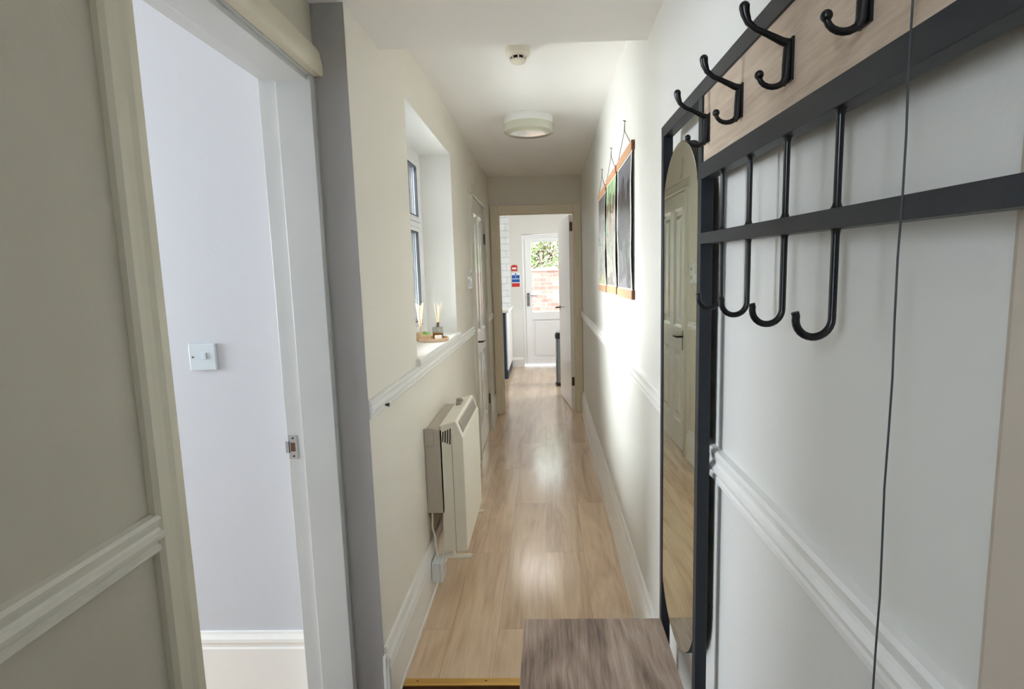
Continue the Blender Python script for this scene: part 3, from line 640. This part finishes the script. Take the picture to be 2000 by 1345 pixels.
b = MB(); b.lathe(XL + .0155, 1.757, [(.0035, -.004), (.0045, .002), (.0065, .004), (.0065, .008)], 14, cz=.990, axis='x')
tag(obj('cup_hook', b, 'darkmetal', smooth=True), 'tiny dark hook screwed into the left dado rail near its end', 'hook')

# ------------------------------------------------------------------ wall hangings
def hanging(y0, y1, zt, zb, nail_z, m, label, bulge, ridge):
    t = thing('wall_hanging', (XR - .01, (y0 + y1) / 2, zb), label, 'poster', 'wooden-bar prints on the right wall')
    zt -= .010; zb += .006
    for (z, nm) in ((zt, 'top_bar'), (zb, 'bottom_bar')):
        b = MB(); bh = .036
        b.box(XR - .013, XR - .001, y0, y1, z - bh / 2, z + bh / 2); obj(nm, b, 'bar', t, bevel=.001)
        b = MB(); b.box(XR - .0132, XR - .0008, y0 - .0012, y0 + .004, z - bh / 2, z + bh / 2); obj('bar_end', b, 'barend', t)
    # sheet with a gentle ripple
    b = MB(); ny, nz = 14, 30; vs = []
    for s_ in (0, 1):
        for i in range(nz + 1):
            for j in range(ny + 1):
                u = j / ny; v = i / nz
                x = XR - .0085 - bulge * math.sin(PI * v) * (.6 + .4 * math.sin(u * 5 + 1)) - ridge * math.sin(PI * v) * math.sin(v * 9 + u * 3) - s_ * .0006
                vs.append((min(x, XR - .003), y0 + .012 + (y1 - y0 - .024) * u, zb + .016 + (zt - zb - .032) * v))
    fs = []; W = ny + 1; K = W * (nz + 1)
    for s_ in (0, 1):
        for i in range(nz):
            for j in range(ny):
                a = s_ * K + i * W + j; fs.append((a, a + 1, a + W + 1, a + W))
    for i in range(nz):
        for j in (0, ny): a = i * W + j; fs.append((a, a + W, a + W + K, a + K))
    for j in range(ny):
        for i in (0, nz): a = i * W + j; fs.append((a, a + 1, a + 1 + K, a + K))
    b.add(vs, fs); sh = obj('print', b, m, t, smooth=True)
    yc = (y0 + y1) / 2
    b = MB(); b.tube([(XR - .010, y0 + .03, zt + .010), (XR - .007, yc - .01, nail_z - .045), (XR - .006, yc, nail_z)], .0015, 6)
    b.tube([(XR - .010, y1 - .03, zt + .010), (XR - .007, yc + .01, nail_z - .045), (XR - .006, yc, nail_z)], .0015, 6); obj('string', b, 'string', t)
    b = MB(); b.tube([(XR - .0005, yc, nail_z - .002), (XR - .012, yc, nail_z + .002)], .002, 6); obj('nail', b, 'darkmetal', t)
    return t, sh
ta, sa = hanging(2.205, 2.665, 1.897, 1.305, 2.035, 'pa', 'slate grey landscape print on wooden bars, nearest of the three wall hangings', .006, .002)
tb, sb = hanging(2.700, 3.135, 1.897, 1.308, 2.030, 'pb', 'green-topped landscape print on wooden bars, middle of the three wall hangings', .007, .002)
tc_, sc_ = hanging(3.165, 3.600, 1.884, 1.305, 2.010, 'pc', 'plain grey print on wooden bars, farthest of the three wall hangings', .008, .003)
# dark silhouettes printed on the sheets (thin ink layers)
def ink(parent, m, polys, y0, y1, zt, zb):
    b = MB()
    for pl in polys:
        b.prism(pl, lambda p, q: (q, y0 + (y1 - y0) * p[0], zb + (zt - zb) * p[1]), XR - .0275, XR - .0271)
    return b

# ------------------------------------------------------------------ sill objects
sz = WZ0
t = thing('wooden_tray', (-.605, 2.90, sz), 'round pale wooden tray on the window sill holding a diffuser and succulent', 'tray')
b = MB(); b.lathe(-.605, 2.90, [(.070, .0), (.078, .002), (.080, .018), (.074, .018), (.072, .008), (.001, .007)], 48, cz=sz); obj('tray_body', b, 'pine', t, smooth=True)
def diffuser(x, y, z, w, h, m, label, oil=True, n=5, L=.13):
    t = thing('reed_diffuser', (x, y, z), label, 'reed diffuser')
    if oil:
        b = MB(); b.box(x - w / 2, x + w / 2, y - w / 2, y + w / 2, z, z + h); obj('bottle', b, m, t, bevel=.004)
        b = MB(); b.box(x - w / 2 + .003, x + w / 2 - .003, y - w / 2 + .003, y + w / 2 - .003, z + .004, z + h * .48); obj('oil', b, 'amber', t, label='amber oil')
        b = MB(); b.lathe(x, y, [(.009, h), (.009, h + .018), (.011, h + .018), (.011, h + .024), (.006, h + .024)], 20, cz=z); obj('collar', b, 'darkmetal', t, smooth=True)
    else:
        b = MB(); b.lathe(x, y, [(w * .42, 0), (w * .5, .004), (w * .5, h), (w * .42, h), (w * .40, h * .6), (.001, h * .55)], 28, cz=z); obj('holder', b, m, t, smooth=True)
    for k in range(n):
        a = random.uniform(0, 2 * PI); s_ = random.uniform(.010, .030)
        b = MB(); b.tube([(x + .003 * math.cos(a), y + .003 * math.sin(a), z + h * .6), (x - s_ * math.cos(a), y - s_ * math.sin(a), z + h + L * random.uniform(.85, 1.05))], .0016 if oil else .003, 6); obj('reed', b, 'reed', t)
    return t
diffuser(-.592, 2.945, sz + .0085, .050, .062, 'bottle', 'square glass reed diffuser with amber oil on the wooden tray', True, 5, .13)
diffuser(-.682, 2.93, sz, .070, .042, 'pine', 'wooden pot of thick pale reeds beside the window glass', False, 9, .155)
t = thing('potted_succulent', (-.640, 2.868, sz + .0085), 'small green succulent in a wooden pot on the tray', 'potted plant')
b = MB(); b.lathe(-.640, 2.868, [(.020, 0), (.025, .002), (.027, .030), (.023, .030), (.022, .024)], 28, cz=sz + .0085); obj('pot', b, 'pine', t, smooth=True)
b = MB(); b.lathe(-.640, 2.868, [(.0225, .023), (.018, .026), (.001, .027)], 20, cz=sz + .0085); obj('soil', b, 'soil', t)
b = MB()
for ring, (nn, rr, tilt, L) in enumerate(((9, .006, .35, .026), (7, .004, .8, .026), (5, .002, 1.2, .024))):
    for k in range(nn):
        a = 2 * PI * k / nn + ring * .4; c, s_ = math.cos(a), math.sin(a); p0 = Vector((-.640 + c * rr, 2.868 + s_ * rr, sz + .033))
        d = Vector((c * math.cos(tilt), s_ * math.cos(tilt), math.sin(tilt)))
        b.tube([p0, p0 + d * L * .5, p0 + d * L], [.003, .006, .0008], 6)
obj('leaves', b, 'leaf', t, smooth=True)
t = thing('candle_jar', (-.577, 2.878, sz + .0085), 'small white candle dish in front of the diffuser bottle', 'candle')
b = MB(); b.lathe(-.577, 2.878, [(.017, 0), (.019, .002), (.019, .022), (.016, .022), (.015, .018), (.001, .018)], 28, cz=sz + .0085); obj('jar', b, 'candle', t, smooth=True)
b = MB(); b.tube([(-.577, 2.878, sz + .026), (-.577, 2.878, sz + .034)], .0008, 6); obj('wick', b, 'dark', t)

# ------------------------------------------------------------------ hall stand (coat rack with mirror and bench)
SL = -.022      # the rails drop slightly towards the front door
def zs(z, y): return z + SL * (1.46 - y)
RX0, RX1 = .300, .324
P1, P2, P3 = (1.4405, 1.4646), (1.094, 1.118), (.150, .174)
t = thing('hall_stand', (.31, .8, ZV), 'tall black metal hall stand with oak hook board and bench against right wall', 'coat rack')
for (ya, yb) in (P1, P2, P3):
    b = MB(); b.box(RX0, RX1, ya, yb, ZV, zs(1.7621 if (ya, yb) == P1 else 1.734, ya)); obj('post', b, 'blk', t, bevel=.0008)
def rail(z0, z1, y0, y1, x0=RX0, x1=RX1):
    b = MB(); b.hexa([(x, y, zs(z, y)) for z in (z0, z1) for y in (y0, y1) for x in (x0, x1)]); return b
obj('rail', rail(1.7338, 1.7621, .150, 1.4405), 'blk', t, bevel=.0008)
obj('rail', rail(1.5818, 1.6118, .174, 1.094), 'blk', t, bevel=.0008)
obj('rail', rail(1.4593, 1.4803, .174, 1.094), 'blk', t, bevel=.0008)
obj('board', rail(1.6119, 1.7337, .174, 1.094, .304, .320), 'board', t)
b = MB(); b.box(-.083, .297, .17, 1.435, .420, .4445); obj('bench_top', b, 'bench', t, bevel=.0008)
for y in (.18, 1.41):
    b = MB(); b.box(-.07, -.046, y - .0, y + .024, ZV, .42); b.box(-.046, .300, y, y + .024, .396, .42); b.box(-.046, .300, y, y + .024, .06, .084); obj('bench_frame', b, 'blk', t)
b = MB(); b.box(-.065, .295, .19, 1.43, .085, .097); obj('shoe_shelf', b, 'blk', t)
for y in (.6058, .7336, .8621, .992):
    z1 = zs(1.5818, y); b = MB(); zc = zs(1.3635, y); X = .309; R = .0195
    pts = [(X, y, z1 + .001), (X, y, z1 - .003), (X, y, z1 - .008)]; rad = [.0078, .0050, .0040]
    pts += [(X, y, zs(1.4803, y) + .007), (X, y, zs(1.4803, y) + .003), (X, y, zs(1.4803, y) - .001)]; rad += [.0040, .0050, .0078]
    b.tube(pts, rad, 14)
    pts = [(X, y, zs(1.4593, y) + .001), (X, y, zs(1.4593, y) - .002), (X, y, zs(1.4593, y) - .006), (X, y, zc)]; rad = [.0065, .0047, .0042, .0042]
    for k in range(1, 15):
        a = PI * 1.06 * k / 14; pts.append((X - R + R * math.cos(a), y, zc - R * math.sin(a))); rad.append(.0043)
    pts.append((X - 2 * R - .001, y, zc + .008)); rad.append(.0043)
    b.tube(pts, rad, 14); obj('rod_hook', b, 'hook', t, smooth=True)
def coat_hook(y):
    z = zs(1.683, y); X = .300; b = MB()
    # shank
    b.tube([(X + .003, y, z + .006), (X, y, z - .002), (X - .001, y, z - .020), (X - .002, y, z - .036), (X - .006, y, z - .043)], [.0045, .0062, .0062, .0056, .0045], 12)
    # upper arm
    b.tube([(X + .002, y, z + .004), (X - .008, y, z + .007), (X - .026, y, z + .016), (X - .040, y, z + .022), (X - .049, y, z + .030), (X - .053, y, z + .040), (X - .054, y, z + .047)], [.0055, .0048, .0038, .0038, .0042, .0055, .0062], 12)
    b.ball((X - .054, y, z + .048), .0064)
    # lower arm
    pts = [(X - .003, y, z - .036)]
    for k in range(0, 9):
        a = -.25 - (PI - .45) * k / 8; pts.append((X - .018 + .0165 * math.cos(a), y, z - .032 + .0135 * math.sin(a)))
    b.tube(pts, [.0050] + [.0044, .0042, .004, .0038, .0036, .0034, .0032, .0032, .0032], 12); b.ball((X - .0345, y, z - .031), .0056)
    b.box(X + .001, X + .0045, y - .008, y + .008, z - .040, z + .010)
    return obj('coat_hook', b, 'hook', t, smooth=True)
for y in (.5538, .7178, .8909, 1.0614): coat_hook(y)
# hanging mirror between the two far posts
t = thing('wall_mirror', (.315, 1.31, .48), 'tall frameless rounded mirror hung between the posts of the hall stand', 'mirror')
def pill(y0, y1, z0, z1, e, n=28, inset=0):
    a = (y1 - y0) / 2 - inset; c = (y0 + y1) / 2; o = []
    for k in range(n + 1):
        th = PI * k / n; o.append((c + a * math.cos(th), z1 - e + (e - inset) * math.sin(th)))
    for k in range(n + 1):
        th = PI * k / n; o.append((c - a * math.cos(th), z0 + e - (e - inset) * math.sin(th)))
    return o
TW = lambda y: .021 * (1.301 - y)      # it hangs slightly turned towards the front door
b = MB(); b.prism(pill(1.137, 1.454, .478, 1.688, .17), lambda p, q: (q + TW(p[0]), p[0], p[1]), .3060, .330); obj('backing', b, 'bronze', t, smooth=True)  # mirror edge made deeper to darken the strip beside the post
b = MB(); b.prism(pill(1.137, 1.454, .478, 1.688, .17, inset=.0008), lambda p, q: (q + TW(p[0]), p[0], p[1]), .3048, .3061); obj('glass', b, 'mirror', t)
# cable
b = MB(); pts = []
for k in range(40):
    z = 1.80 - k * (1.80 - ZV) / 39; pts.append((.2885, .4645 + .0012 * math.sin(k * 1.7), z))
b.tube(pts, .0009, 8); tag(obj('cable', b, 'cable', smooth=True), 'thin dark cable hanging straight down in front of the hall stand rails', 'cable')
# architrave on the right, next to the camera
b = MB(); b.box(.333, .350, .0, .412, ZV, 2.10); struct('trim_10', b, 'beige', bevel=.010)
